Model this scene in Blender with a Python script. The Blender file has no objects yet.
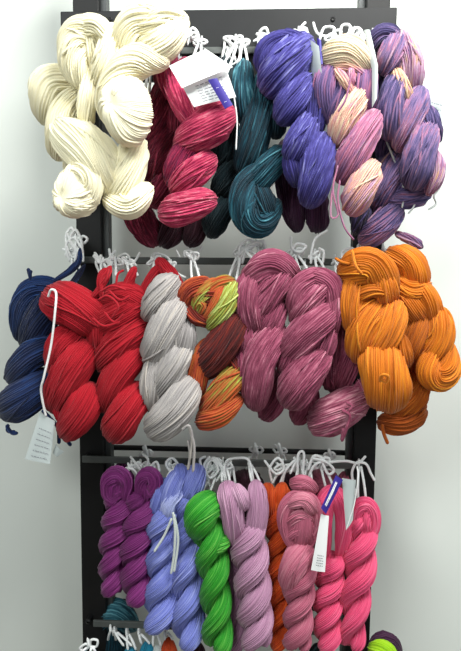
import bpy, math, random
import numpy as np
from mathutils import Vector, Matrix

S = bpy.context.scene
COL = S.collection
# ------------------------------------------------------------------ camera
F = 560.0; W = 461.0; H = 651.0
PITCH, YAW, ROLL = math.radians(-5.1), math.radians(2.6), math.radians(0.5)
CAM = Vector((0.0, -1.10, 1.45))
cd = bpy.data.cameras.new('camera'); cam = bpy.data.objects.new('camera', cd); COL.objects.link(cam)
cd.sensor_fit = 'HORIZONTAL'; cd.sensor_width = 36.0; cd.lens = 36.0 * F / W
cd.clip_start = 0.02
R = Matrix.Rotation(YAW, 4, 'Z') @ Matrix.Rotation(math.pi / 2 + PITCH, 4, 'X') @ Matrix.Rotation(ROLL, 4, 'Z')
cam.matrix_world = Matrix.Translation(CAM) @ R
S.camera = cam
# ------------------------------------------------------------------ light
S.view_settings.view_transform = 'Standard'; S.view_settings.look = 'None'
S.view_settings.gamma = 1.0; S.view_settings.use_curve_mapping = False
S.view_settings.exposure = 0.0
wd = bpy.data.worlds.new('world'); S.world = wd; wd.use_nodes = True
wd.node_tree.nodes['Background'].inputs[0].default_value = (0.93, 1.0, 0.98, 1)
wd.node_tree.nodes['Background'].inputs[1].default_value = 0.27
def area(name, loc, target, sx, sy, power, col):
    ld = bpy.data.lights.new(name, 'AREA'); ld.shape = 'RECTANGLE'; ld.size = sx; ld.size_y = sy
    ld.energy = power; ld.color = col
    o = bpy.data.objects.new(name, ld); COL.objects.link(o); o.location = loc
    o.rotation_euler = (Vector(target) - Vector(loc)).to_track_quat('-Z', 'Y').to_euler()
    return o
area('ceiling_panel_light', (0.45, -0.75, 2.62), (0.1, 0.0, 1.5), 0.6, 0.5, 33, (1.0, 1.0, 0.96))
area('ceiling_panel_light', (-0.9, -1.9, 2.7), (0, 0, 1.4), 1.0, 0.6, 31, (0.96, 1.0, 0.97))
area('front_right_light', (1.9, -2.2, 1.6), (0, 0, 1.35), 1.2, 1.6, 15, (0.92, 0.98, 1.0))  # broad unseen area light from the front right, no window behind it

# ------------------------------------------------------------------ helpers
R3 = R.to_3x3()
RN = np.array(R3)
CN = np.array(CAM)
def at(px, py, Y):
    d = RN @ np.array([(px - W / 2) / F, -(py - H / 2) / F, -1.0])
    t = (Y - CN[1]) / d[1]
    return CN + d * t
def scl(Y):                       # metres per pixel at that depth
    return (Y - CN[1]) / F
def lin(c):
    c = [v / 255.0 for v in c]
    return tuple((v / 12.92 if v <= 0.04045 else ((v + 0.055) / 1.055) ** 2.4) for v in c)
def mat(name, col, rough=0.5, metal=0.0, noise=0.0, nscale=40, bump=0.0, spec=0.5):
    m = bpy.data.materials.new(name); m.use_nodes = True
    nt = m.node_tree; b = nt.nodes['Principled BSDF']
    c = lin(col)
    b.inputs['Roughness'].default_value = rough; b.inputs['Metallic'].default_value = metal
    b.inputs['Specular IOR Level'].default_value = spec
    tc = nt.nodes.new('ShaderNodeTexCoord'); nz = nt.nodes.new('ShaderNodeTexNoise')
    nz.inputs['Scale'].default_value = nscale; nz.inputs['Detail'].default_value = 5
    nt.links.new(tc.outputs['Object'], nz.inputs['Vector'])
    rp = nt.nodes.new('ShaderNodeValToRGB')
    rp.color_ramp.elements[0].color = tuple(v * (1 - noise) for v in c) + (1,)
    rp.color_ramp.elements[1].color = tuple(min(1, v * (1 + noise)) for v in c) + (1,)
    rp.color_ramp.elements[0].position = 0.3; rp.color_ramp.elements[1].position = 0.7
    nt.links.new(nz.outputs['Fac'], rp.inputs['Fac']); nt.links.new(rp.outputs['Color'], b.inputs['Base Color'])
    if bump:
        bp = nt.nodes.new('ShaderNodeBump'); bp.inputs['Strength'].default_value = bump
        bp.inputs['Distance'].default_value = 0.002
        nt.links.new(nz.outputs['Fac'], bp.inputs['Height']); nt.links.new(bp.outputs['Normal'], b.inputs['Normal'])
    return m
def yarn_mat(name, stops, nu=16.0, nv=0.85, k=1.0, sheen=0.15, rough=0.8, spec=0.25):
    """stops: [(pos, rgb)] colours of the dye; strand noise moves along the ramp round the 'dye' value."""
    m = bpy.data.materials.new(name); m.use_nodes = True
    nt = m.node_tree; L = nt.links.new; b = nt.nodes['Principled BSDF']
    b.inputs['Roughness'].default_value = rough; b.inputs['Specular IOR Level'].default_value = spec
    b.inputs['Sheen Weight'].default_value = sheen; b.inputs['Sheen Roughness'].default_value = 0.5
    uv = nt.nodes.new('ShaderNodeUVMap'); uv.uv_map = 'yarn'
    mp = nt.nodes.new('ShaderNodeMapping'); mp.inputs['Scale'].default_value = (nu, nv, 1)
    L(uv.outputs['UV'], mp.inputs['Vector'])
    nz = nt.nodes.new('ShaderNodeTexNoise'); nz.inputs['Scale'].default_value = 1.0; nz.inputs['Detail'].default_value = 3.5
    nz.inputs['Roughness'].default_value = 0.65
    L(mp.outputs['Vector'], nz.inputs['Vector'])
    at_ = nt.nodes.new('ShaderNodeAttribute'); at_.attribute_name = 'dye'
    ma = nt.nodes.new('ShaderNodeMath'); ma.operation = 'SUBTRACT'; ma.inputs[1].default_value = 0.5
    L(nz.outputs['Fac'], ma.inputs[0])
    mb = nt.nodes.new('ShaderNodeMath'); mb.operation = 'MULTIPLY_ADD'; mb.inputs[1].default_value = k
    L(ma.outputs[0], mb.inputs[0]); L(at_.outputs['Fac'], mb.inputs[2])
    rp = nt.nodes.new('ShaderNodeValToRGB'); cr = rp.color_ramp
    while len(cr.elements) < len(stops): cr.elements.new(0.5)
    for e, (p, c) in zip(cr.elements, sorted(stops)):
        e.position = p; e.color = lin(c) + (1,)
    L(mb.outputs[0], rp.inputs['Fac']); L(rp.outputs['Color'], b.inputs['Base Color'])
    # plied fibre bump, finer than a strand
    m2 = nt.nodes.new('ShaderNodeMapping'); m2.inputs['Scale'].default_value = (450, 2.2, 1); m2.inputs['Rotation'].default_value = (0, 0, 0.0)
    L(uv.outputs['UV'], m2.inputs['Vector'])
    n2 = nt.nodes.new('ShaderNodeTexNoise'); n2.inputs['Scale'].default_value = 1.0; n2.inputs['Detail'].default_value = 2
    L(m2.outputs['Vector'], n2.inputs['Vector'])
    bp = nt.nodes.new('ShaderNodeBump'); bp.inputs['Strength'].default_value = 0.35; bp.inputs['Distance'].default_value = 0.0012
    L(n2.outputs['Fac'], bp.inputs['Height']); L(bp.outputs['Normal'], b.inputs['Normal'])
    return m
def solid(c, contrast=0.35, lt=None):
    d = tuple(v * (1 - contrast) for v in c)
    l = lt or tuple(min(255, v + (255 - v) * contrast * 0.5) for v in c)
    return [(0.2, d), (0.5, c), (0.8, l)]

def wloc(o):
    v = Vector((0, 0, 0))
    while o is not None: v = v + o.location; o = o.parent
    return v
class MB:
    """collects grids of points into one mesh, with the yarn uv and the dye value"""
    def __init__(s): s.v = []; s.f = []; s.uv = []; s.dye = []; s.n = 0
    def grid(s, P, wrap, us, vs, dye, caps=True):
        # P: (M, K, 3); wrap in K; us (M,), vs (K+1,) ; dye (M,) or scalar
        M, K = P.shape[:2]; idx = np.arange(M * K).reshape(M, K) + s.n
        s.v.append(P.reshape(-1, 3)); s.dye.append(np.broadcast_to(np.asarray(dye, float).reshape(-1, 1), (M, K)).reshape(-1) if np.ndim(dye) else np.full(M * K, dye))
        j = np.arange(K if wrap else K - 1); j2 = (j + 1) % K
        i = np.arange(M - 1)
        I, J = np.meshgrid(i, j, indexing='ij'); J2 = (J + 1) % K
        q = np.stack([idx[I, J], idx[I + 1, J], idx[I + 1, J2], idx[I, J2]], -1).reshape(-1, 4)
        uvq = np.stack([np.stack([us[I], vs[J]], -1), np.stack([us[I + 1], vs[J]], -1),
                        np.stack([us[I + 1], vs[J + 1]], -1), np.stack([us[I], vs[J + 1]], -1)], -2).reshape(-1, 4, 2)
        s.f.append(q); s.uv.append(uvq); s.n += M * K
    def build(s, name, m, parent=None, origin=None, smooth=True):
        V = np.concatenate(s.v); Q = np.concatenate(s.f); UV = np.concatenate(s.uv)
        if origin is None: origin = np.array([V[:, 0].mean(), V[:, 1].mean(), V[:, 2].max()])
        me = bpy.data.meshes.new(name)
        me.vertices.add(len(V)); me.vertices.foreach_set('co', (V - origin).astype(np.float32).ravel())
        me.loops.add(Q.size); me.loops.foreach_set('vertex_index', Q.astype(np.int32).ravel())
        me.polygons.add(len(Q)); me.polygons.foreach_set('loop_start', np.arange(0, Q.size, 4, dtype=np.int32))
        try: me.polygons.foreach_set('loop_total', np.full(len(Q), 4, dtype=np.int32))
        except Exception: pass
        me.update(calc_edges=True)
        u = me.uv_layers.new(name='yarn'); u.data.foreach_set('uv', UV.astype(np.float32).ravel())
        a = me.attributes.new('dye', 'FLOAT', 'POINT'); a.data.foreach_set('value', np.concatenate(s.dye).astype(np.float32))
        me.polygons.foreach_set('use_smooth', np.full(len(Q), smooth)); me.validate()
        me.materials.append(m)
        o = bpy.data.objects.new(name, me); COL.objects.link(o)
        if parent is not None:
            o.parent = parent; o.location = Vector(origin) - wloc(parent)
        else: o.location = Vector(origin)
        return o

def catmull(P, ts):
    P = np.asarray(P, float); n = len(P)
    if n == 2: return P[0] + np.outer(ts, P[1] - P[0])
    E = np.vstack([2 * P[0] - P[1], P, 2 * P[-1] - P[-2]])
    x = ts * (n - 1); i = np.clip(x.astype(int), 0, n - 2); u = (x - i)[:, None]
    p0, p1, p2, p3 = E[i], E[i + 1], E[i + 2], E[i + 3]
    return 0.5 * (2 * p1 + (p2 - p0) * u + (2 * p0 - 5 * p1 + 4 * p2 - p3) * u ** 2 + (3 * p1 - p0 - 3 * p2 + p3) * u ** 3)
def arclen(P): return np.concatenate([[0], np.cumsum(np.linalg.norm(np.diff(P, axis=0), axis=1))])
def frames(C):
    T = np.gradient(C, axis=0); T /= np.linalg.norm(T, axis=1, keepdims=True) + 1e-12
    ref = np.array([0, -1.0, 0]) if abs(T[0][1]) < 0.9 else np.array([1.0, 0, 0])
    N = np.zeros_like(T); n = ref - T[0] * ref.dot(T[0]); n /= np.linalg.norm(n); N[0] = n
    for k in range(1, len(T)):
        n = N[k - 1] - T[k] * N[k - 1].dot(T[k]); n /= np.linalg.norm(n) + 1e-12; N[k] = n
    return T, N, np.cross(T, N)
rng = np.random.default_rng(7)
def snoise(M, K, ks=5, kr=1):
    """smooth noise: M along, K strands"""
    g = rng.normal(size=(ks + 2, K)); x = np.linspace(0, ks, M); i = x.astype(int); u = (x - i)[:, None]; u = u * u * (3 - 2 * u)
    return g[i] * (1 - u) + g[i + 1] * u

def strand_ring(M, rad, w, amp, tw):
    """returns theta (M,K), radial factor (M,K), v (K+1), for a bundle of strands of width w round radius rad (both m)"""
    n = int(max(9, min(90, round(2 * math.pi * rad / w)))); per = 6 if n < 46 else 4
    K = n * per
    th = np.arange(K) / K * 2 * math.pi
    prof = np.abs(np.sin(np.arange(K) / per * math.pi))
    prof = prof ** 0.75
    a = np.minimum(amp, 0.62 * w / rad)
    lift = snoise(M, n, 6).repeat(per, axis=1) * a * 0.55
    lift = np.clip(lift, -a * 0.9, a * 1.3)
    g = snoise(M, 9, 4); ph = rng.uniform(0, 6, 9)
    clump = sum(g[:, [q]] * np.sin(th[None, :] * (4 + q) + ph[q]) for q in range(9)) * 0.011
    rad_f = 1 - a + a * prof[None, :] + lift * prof[None, :] ** 0.5 + clump
    wob = snoise(M, 6, 3); c = np.arange(6)[:, None]
    wob = (wob[:, :, None] * np.sin(th[None, None, :] * (1 + np.arange(6) % 4)[None, :, None] + c[None] * 1.3)).sum(1) * 0.045
    TH = th[None, :] + wob + tw
    v = np.arange(K + 1) / per + rng.uniform(0, 500)
    return TH, rad_f, v
def tube(mb, C, r, w, dye, twist=0.8, amp=0.3, strays=4, asp=1.0):
    """bundle of yarn strands swept along C (M,3) with radii r (M,)"""
    M = len(C); T, N, B = frames(C); s = arclen(C); rm = r.max()
    tw = (np.linspace(-0.5, 0.5, M) * twist)[:, None]
    TH, rf, v = strand_ring(M, rm, w, amp, tw)
    big = 1 + 0.03 * np.sin(TH * 2 + rng.uniform(0, 6)) + 0.02 * np.sin(TH * 3 + rng.uniform(0, 6))
    rr = r[:, None] * rf * big
    P = C[:, None, :] + N[:, None, :] * (np.cos(TH) * rr * asp)[..., None] + B[:, None, :] * (np.sin(TH) * rr)[..., None]
    mb.grid(P, True, s + rng.uniform(0, 50), v, dye)
    for k in range(strays):
        t0 = rng.uniform(-1.2, 1.2); dr = rng.uniform(-1.1, 1.1) + twist * 0.5
        i0, i1 = sorted(rng.choice(np.arange(int(M * .1), int(M * .9)), 2, replace=False))
        if i1 - i0 < 5: continue
        ii = np.arange(i0, i1 + 1); th = t0 + dr * np.linspace(0, 1, len(ii)); q = r[ii] * (1.0 + 0.02 * rng.random())
        path = C[ii] + N[ii] * (np.cos(th) * q)[:, None] + B[ii] * (np.sin(th) * q)[:, None]
        cord(mb, path, w * rng.uniform(.36, .5), float(np.mean(dye)) + rng.uniform(-.08, .2), res=6, pre=True)
def cord(mb, path, r, dye=0.5, res=7, pre=False, step=0.0022):
    P = np.asarray(path, float)
    if not pre:
        L = arclen(catmull(P, np.linspace(0, 1, 40)))[-1]
        P = catmull(P, np.linspace(0, 1, max(8, int(L / step))))
    M = len(P); T, N, B = frames(P); th = np.arange(res) / res * 2 * math.pi
    rr = np.full(M, r); rr[0] = rr[-1] = r * 0.35
    G = P[:, None, :] + (N[:, None, :] * np.cos(th)[None, :, None] + B[:, None, :] * np.sin(th)[None, :, None]) * rr[:, None, None]
    mb.grid(G, True, arclen(P) + rng.uniform(0, 9), np.arange(res + 1) * 0.3 + rng.uniform(0, 99), dye)
def PX(pts, Y, z=0):
    """pixel points (x, y[, forward]) on the plane Y, brought forward by z (pixel units)"""
    return np.array([at(p[0], p[1], Y - (z + (p[2] if len(p) > 2 else 0)) * scl(Y)) for p in pts])

def lobe(mb, Y, w, z, r, pts, dye=0.5, bend=1.0, p=3.2, twist=0.9, ext=0.66, d2=None, **k):
    P = np.array([(q[0], q[1]) for q in pts], float)
    a = P[0] - P[1]; b = P[-1] - P[-2]
    P[0] += a / (np.linalg.norm(a) + 1e-6) * r * ext; P[-1] += b / (np.linalg.norm(b) + 1e-6) * r * ext
    L = arclen(P)[-1]; M = int(max(14, L / 2.6)) + 6
    t = (1 - np.cos(np.linspace(0, math.pi, M))) / 2
    Q = catmull(P, t); e = np.abs(2 * t - 1)
    prof = np.clip(1 - e ** p, 0.004, 1) ** 0.5
    prof *= 1 + 0.05 * np.sin(t * 5 + rng.uniform(0, 6))
    zz = z - bend * r * e ** 2.4
    C = np.array([at(x, y, Y - q * scl(Y)) for (x, y), q in zip(Q, zz)])
    dy = np.linspace(dye, dye if d2 is None else d2, M)
    tube(mb, C, prof * r * 0.9 * scl(Y - z * scl(Y)), w * scl(Y), dy, twist=twist, **k)
def bud(mb, Y, w, z, cx, cy, rx, ry, px, py, dye=0.5, depth=None, rot=0.0, swirl=0.5, pinch=0.16, d2=None, hw=0.16):
    """rounded fold end: strands run from a pole (px,py) facing the viewer over the rim to the back"""
    s = scl(Y); dp = (depth or min(rx, ry)) * s; M = 34
    t = 0.003 + 0.99 * np.linspace(0, 1, M) ** 1.15; ph = t * math.pi
    TH, rf, v = strand_ring(M, max(rx, ry) * s, w * s * .85, 0.05, (t * swirl)[:, None]); rf = 1 - (1 - rf) * np.clip(t / .16, 0, 1)[:, None]
    c0 = at(cx, cy, Y - z * s); pole = at(px, py, Y - z * s) - c0
    X = np.sin(ph) ** 0.95
    fr = np.clip(np.cos(ph), 0, 1) ** 1.6
    lx = np.cos(TH) * rf * rx * s * X[:, None]; lz = np.sin(TH) * rf * ry * s * X[:, None]
    cr, sr = math.cos(rot), math.sin(rot)
    gx = lx * cr - lz * sr; gz = lx * sr + lz * cr
    cen = -np.cos(ph) * dp * 0.95; cen = cen + dp * pinch * np.exp(-(t / 0.09) ** 2)
    P = np.zeros((M, TH.shape[1], 3))
    P[..., 0] = c0[0] + gx + pole[0] * fr[:, None]
    P[..., 2] = c0[2] + gz + pole[2] * fr[:, None]
    lump = 1 + 0.09 * np.sin(TH * 3 + rng.uniform(0, 6)) * X[:, None]
    P[..., 1] = c0[1] + cen[:, None] * lump * (0.85 + 0.15 * rf)
    dy = np.linspace(dye, dye if d2 is None else d2, M)
    mb.grid(P, True, t * 2.2 * max(rx, ry) * s + rng.uniform(0, 50), v, dy)
    for k in range(7):
        j0 = rng.integers(0, P.shape[1]); ii = np.arange(3, M // 2 + 4); jj = (j0 + (ii * rng.uniform(-.5, .5) * 2).astype(int)) % P.shape[1]
        q = P[ii, jj]; q = c0 + (q - c0) * 1.012
        for _ in range(3): q[1:-1] = (q[:-2] + q[1:-1] * 2 + q[2:]) / 4
        cord(mb, q, w * s * .42, dye + rng.uniform(-.05, .2), res=6, pre=True)
def helix(mb, Y, w, z, Rr, pts, turns, phase=0.0, dye=0.5, sgn=1, d2=None, rho=0.5, pr=0.6, ends=0.55):
    """hank twisted on itself: two strands wound round each other. Rr: half width px (scalar or per point)"""
    P = np.array(pts, float)[:, :2]; L = arclen(P)[-1]; M = int(L / 1.9) + 12
    t = np.linspace(0, 1, M); A = catmull(P, t)
    RR = np.interp(t, np.linspace(0, 1, len(P)), Rr if np.ndim(Rr) else [Rr] * len(P))
    e = np.minimum(t, 1 - t) * L / RR.mean()
    tap = np.clip(1 - (1 - np.clip(e / ends, 0, 1)) ** 2, 0, 1) ** 0.5
    C0 = np.array([at(x, y, Y - z * scl(Y)) for x, y in A])
    s = scl(Y)
    T, N, B = frames(C0)          # N points at the viewer
    for k in (0, 1):
        a = phase + sgn * t * turns * 2 * math.pi + k * math.pi
        off = RR * rho * (0.35 + 0.65 * tap) * s
        C = C0 + N * (np.cos(a) * off)[:, None] + B * (np.sin(a) * off)[:, None]
        dy = np.linspace(dye, dye if d2 is None else d2, M)
        r = RR * pr * s * np.clip(tap, 0.05, 1) * (1 + 0.07 * np.cos(2 * a + 1.0))
        tube(mb, C, r, w * s, dy, twist=sgn * turns * 2.2, strays=2)
STRING = yarn_mat('white_cotton_string', solid((238, 240, 240), 0.1), sheen=0.1)
def bow(mb, x, y, size, Y, r, seed):
    rg = random.Random(seed)
    for sd in (-1, 1):
        a = rg.uniform(-0.6, 0.9); L = size * rg.uniform(0.8, 1.25); wdt = size * rg.uniform(0.3, 0.5)
        c, s_ = math.cos(a) * sd, -math.sin(a)
        q = [(x, y, 0), (x + c * L * .5 - s_ * wdt, y + s_ * L * .5 + c * wdt * sd, 2), (x + c * L, y + s_ * L, 3),
             (x + c * L * .5 + s_ * wdt, y + s_ * L * .5 - c * wdt * sd, 3), (x, y, 1)]
        cord(mb, PX(q, Y), r)
        b = rg.uniform(0.1, 1.4) * sd; L = size * rg.uniform(0.7, 1.4)
        q = [(x, y, 1), (x + math.sin(b) * L * .5, y + rg.uniform(-3, 3), 3), (x + math.sin(b) * L, y - math.cos(b) * L * rg.choice([-.9, .9, .5]), 2)]
        cord(mb, PX(q, Y), r)
def tie(parent, knots, Y=-0.022, r=1.3, m=None, name='cotton_tie'):
    """knots: (kx, ky, bx, by, size): a string looped over the bar, knotted, reaching down into the skein"""
    for q in knots:
        mb = MB(); kx, ky, bx, by, size = q[:5]; Yb = q[5] if len(q) > 5 else Y
        rr = r * scl(Yb)
        # loop round the bar
        a = PX([(kx - 1.5, ky + 1)], Yb)[0]; top = PX([(kx - 1, ky - 6)], 0.003)[0]; back = PX([(kx + 1, ky + 2)], 0.018)[0]; f = PX([(kx + 1.5, ky + 2)], Yb)[0]
        cord(mb, [a, (a + top) / 2 + np.array([0, -.003, .004]), top, back, (back + f) / 2 + np.array([0, 0, -.006]), f], rr)
        for d in (-1, 1):
            m_ = ((kx + bx) / 2 + d * 3, (ky + by) / 2)
            Ye = (Yb + parent['_Y']) / 2 if '_Y' in parent else Yb
            p0 = PX([(kx + d, ky)], Yb)[0]; p1 = PX([m_], (Yb + Ye) / 2 - .004)[0]; p2 = PX([(bx + d * 4, by)], Ye)[0]
            cord(mb, [p0, p1, p2], rr)
        if size > 0: bow(mb, kx, ky, size, Yb - 0.004, rr, int(kx * 7 + ky))
        mb.build(name, m or STRING, parent)
def strings(parent, lines, Y, r=1.1, m=None, name='loose_end'):
    for q in lines:
        mb = MB(); cord(mb, PX(q, Y), r * scl(Y)); mb.build(name, m or STRING, parent)
def skein(label, group, Y, w, m, items, ties=(), cat='yarn skein', **tk):
    mb = MB()
    for it in items:
        kind, *a = it
        kw = a.pop() if isinstance(a[-1], dict) else {}
        {'L': lobe, 'B': bud, 'H': helix}[kind](mb, Y, w, *a, **kw)
    o = mb.build('yarn_skein', m)
    o['label'] = label; o['category'] = cat
    o['group'] = group or GROUP
    bpy.context.view_layer.update()
    o['_Y'] = Y
    if ties: tie(o, ties, **tk)
    del o['_Y']
    return o
def box(name, lo, hi, m, parent=None, bev=0.0):
    lo = Vector(lo); hi = Vector(hi); c = (lo + hi) / 2; d = hi - lo
    me = bpy.data.meshes.new(name)
    vs = [(x * d.x / 2, y * d.y / 2, z * d.z / 2) for x in (-1, 1) for y in (-1, 1) for z in (-1, 1)]
    me.from_pydata(vs, [], [(0, 1, 3, 2), (4, 6, 7, 5), (0, 4, 5, 1), (2, 3, 7, 6), (0, 2, 6, 4), (1, 5, 7, 3)])
    me.materials.append(m); o = bpy.data.objects.new(name, me); COL.objects.link(o)
    o.location = c if parent is None else c - wloc(parent); o.parent = parent
    if bev:
        b = o.modifiers.new('b', 'BEVEL'); b.width = bev; b.segments = 2
    return o

# ------------------------------------------------------------------ setting
M_wall = mat('painted_wall', (226, 231, 226), 0.75, noise=0.02, nscale=3, bump=0.06)
M_floor = mat('floor_vinyl', (120, 112, 100), 0.5, noise=0.1, nscale=8)
WALLY = 0.17
def structure(o): o['kind'] = 'structure'
structure(box('wall_back', (-2.2, WALLY, 0), (2.2, WALLY + 0.1, 2.9), M_wall))
structure(box('floor', (-2.2, -3.4, -0.06), (2.2, WALLY + .1, 0), M_floor))
structure(box('baseboard_back', (-2.2, WALLY - 0.015, 0), (2.2, WALLY, 0.1), M_wall, bev=.003))

# ------------------------------------------------------------------ rack
M_black = mat('black_powder_coat', (20, 20, 21), 0.5, noise=0.12, nscale=60, bump=0.05, spec=.25)
M_board = mat('charcoal_board', (27, 28, 30), 0.5, noise=0.08, nscale=30, spec=.25)
M_steel = mat('grey_steel_channel', (66, 69, 70), 0.5, metal=0.3, noise=0.1, nscale=50)
M_bar = mat('dark_grey_bar', (84, 88, 86), 0.45, metal=0.2, noise=0.08, nscale=60)
def zof(py, Y, px=230): return at(px, py, Y)[2]
def xof(px, py, Y): return at(px, py, Y)[0]
rack = bpy.data.objects.new('display_rack', None); COL.objects.link(rack)
rack.location = (0, 0.03, 0)
rack['label'] = 'tall black yarn display rack with two uprights and cross bars before the white wall'; rack['category'] = 'display rack'
xl = xof(90, 300, 0.0); xr = xof(370, 300, 0.0)
ZT = 2.12
xa0, xa1 = xof(77, 240, .02), xof(102, 240, .02)
xb0, xb1 = xof(353, 460, .02), xof(375, 460, .02)
def upright(x0, x1, side):
    o = box('upright', (x0, 0.015, 0.0), (x1, 0.055, ZT), M_black, rack, .002)
    ch = box('slotted_channel', ((x1 - .001) if side < 0 else (x0 - .011), 0.03, 0.1), ((x1 + .011) if side < 0 else (x0 + .001), 0.055, ZT), M_steel, o)
    ch.location = ch.location  # parent offset handled by box
    return o
upright(xa0, xa1, -1); upright(xb0, xb1, 1)
# top board with the steel rail under it
tb = box('header_board', (xof(62, 16, .01), 0.0, zof(80, .0)), (xof(396, 10, .01), 0.014, zof(9, .0)), M_board, rack, .002)
for sx in (110, 333):
    p = at(sx, 19, -0.001)
    mb = MB(); th = np.arange(13) / 12 * 2 * math.pi
    G = np.array([[[math.cos(a) * r_, y_, math.sin(a) * r_] for a in th[:-1]] for r_, y_ in ((.0046, .001), (.0044, -.0006), (.003, -.0014), (.0006, -.0008))]) + p
    mb.grid(G, True, np.arange(4.), np.arange(13.), .5)
    mb.build('screw', M_black, tb, smooth=False)
def barat(name, py, Y, x0, x1, th, m, dy=.006, b=.0015):
    z = zof(py, Y); return box(name, (x0, Y, z - th / 2), (x1, Y + dy, z + th / 2), m, rack, b)
barat('cross_bar', 50, -.008, xa0, xb1, .013, M_bar)
barat('cross_bar', 261, -.008, xa0 + .005, xb1 - .005, .013, M_bar)
barat('cross_bar', 463, -.008, xa0 + .012, xb1 - .03, .014, M_bar)
barat('cross_bar', 629, -.008, xa0 + .03, xb1 - .03, .014, M_bar)
# rear rails that curve forward into the cross bars
for py in (463, 629, 261):
    z = zof(py, -.008); mb = MB(); x0, x1 = xa0 + .018, xb1 - .02
    cord(mb, [(x0, -.004, z), (x0 + .002, .03, z + .0), (x0 + .016, .066, z), (x0 + .05, .075, z), (0, .075, z), (x1 - .05, .075, z), (x1 - .016, .066, z), (x1 - .002, .03, z), (x1, -.004, z)], .0058, res=12, step=.004)
    mb.build('rear_rail', M_black, rack)

# ------------------------------------------------------------------ yarns
Y_cream = yarn_mat('cream_wool', solid((242, 235, 204), 0.12), k=.8, sheen=.3, rough=.9)
Y_rasp = yarn_mat('raspberry_wool', [(0.1, (66, 12, 56)), (0.35, (120, 18, 60)), (0.52, (158, 30, 72)), (0.68, (186, 62, 94)), (0.88, (216, 134, 150))], k=1.4, nu=45)
Y_burg = yarn_mat('burgundy_wool', [(0.15, (44, 7, 28)), (0.5, (108, 18, 48)), (0.85, (176, 64, 92))], k=1.4, nu=50)
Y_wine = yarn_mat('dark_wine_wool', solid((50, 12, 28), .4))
Y_teal = yarn_mat('teal_wool', [(0.15, (3, 20, 30)), (0.45, (5, 44, 58)), (0.65, (16, 74, 90)), (0.9, (96, 154, 166))], k=1.35, nu=24)
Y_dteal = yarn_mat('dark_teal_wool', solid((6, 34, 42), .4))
Y_purp = yarn_mat('violet_blue_wool', [(0.1, (22, 18, 60)), (0.45, (48, 42, 110)), (0.65, (74, 70, 146)), (0.88, (140, 140, 196))], k=1.25, nu=36)
VAR = [(0.0, (34, 26, 44)), (0.16, (60, 48, 92)), (0.30, (96, 78, 124)), (0.44, (140, 92, 128)), (0.56, (180, 108, 136)), (0.64, (176, 142, 168)), (0.74, (206, 146, 132)), (0.86, (218, 192, 166)), (1.0, (224, 212, 182))]
VAR2 = [(0, (30, 24, 40)), (0.2, (54, 46, 86)), (0.34, (84, 74, 120)), (0.46, (126, 102, 142)), (0.56, (152, 98, 128)), (0.66, (176, 146, 172)), (0.8, (200, 154, 124)), (1, (212, 184, 150))]
Y_var = yarn_mat('variegated_wool', VAR, k=.9, nu=26)
Y_var2 = yarn_mat('violet_variegated_wool', VAR2, k=1.15, nu=30, nv=.7)
Y_navy = yarn_mat('navy_wool', [(0.15, (4, 10, 28)), (0.5, (8, 30, 72)), (0.85, (26, 68, 128))], k=1.0, sheen=.25)
Y_red = yarn_mat('scarlet_wool', [(0.15, (108, 6, 18)), (0.5, (158, 12, 30)), (0.85, (186, 44, 54))], k=.8, sheen=.12, rough=.9)
Y_silver = yarn_mat('silver_grey_wool', [(0.15, (112, 108, 108)), (0.5, (164, 159, 158)), (0.85, (204, 194, 182))], k=1.1, sheen=.15)
Y_rust = yarn_mat('rust_green_wool', [(0.0, (44, 12, 16)), (0.18, (88, 22, 20)), (0.36, (126, 38, 22)), (0.54, (180, 76, 34)), (0.68, (150, 100, 40)), (0.84, (142, 156, 60)), (1.0, (190, 200, 120))], k=1.0, nu=24, nv=.8)
Y_mauve = yarn_mat('mauve_wool', [(0.1, (74, 26, 46)), (0.42, (126, 52, 78)), (0.62, (156, 82, 106)), (0.9, (204, 146, 160))], k=1.3, nu=40)
Y_must = yarn_mat('mustard_wool', [(0.1, (128, 56, 4)), (0.5, (196, 106, 6)), (0.85, (228, 150, 34))], k=1.0, rough=.65)
Y_brown = yarn_mat('burnt_orange_wool', [(0.1, (116, 48, 4)), (0.5, (168, 80, 8)), (0.85, (200, 114, 24))], k=1.0)
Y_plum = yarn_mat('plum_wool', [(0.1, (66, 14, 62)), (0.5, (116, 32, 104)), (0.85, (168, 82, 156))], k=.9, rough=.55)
Y_peri = yarn_mat('periwinkle_wool', [(0.1, (78, 88, 160)), (0.5, (120, 130, 204)), (0.85, (184, 192, 238))], k=.9, rough=.55)
Y_green = yarn_mat('green_wool', [(0.1, (12, 92, 16)), (0.5, (38, 146, 32)), (0.85, (136, 208, 96))], k=.9, rough=.55)
Y_lilac = yarn_mat('lilac_wool', [(0.1, (128, 86, 118)), (0.5, (178, 132, 162)), (0.85, (214, 176, 198))], k=.8, rough=.55)
Y_oran = yarn_mat('orange_wool', [(0.1, (150, 40, 6)), (0.5, (204, 72, 14)), (0.85, (236, 122, 48))], k=.9, rough=.6)
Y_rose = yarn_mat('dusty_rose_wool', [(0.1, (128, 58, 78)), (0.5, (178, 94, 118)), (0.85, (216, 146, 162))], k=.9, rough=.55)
Y_pink = yarn_mat('hot_pink_wool', [(0.1, (180, 36, 80)), (0.5, (222, 76, 120)), (0.85, (244, 140, 168))], k=.8, rough=.55)
Y_lime = yarn_mat('lime_wool', solid((150, 200, 20), .25))
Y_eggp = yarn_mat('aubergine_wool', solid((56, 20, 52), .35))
Y_cyan = yarn_mat('cyan_wool', solid((24, 128, 160), .3))
Y_white = yarn_mat('white_wool', solid((205, 212, 210), .12))

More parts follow.
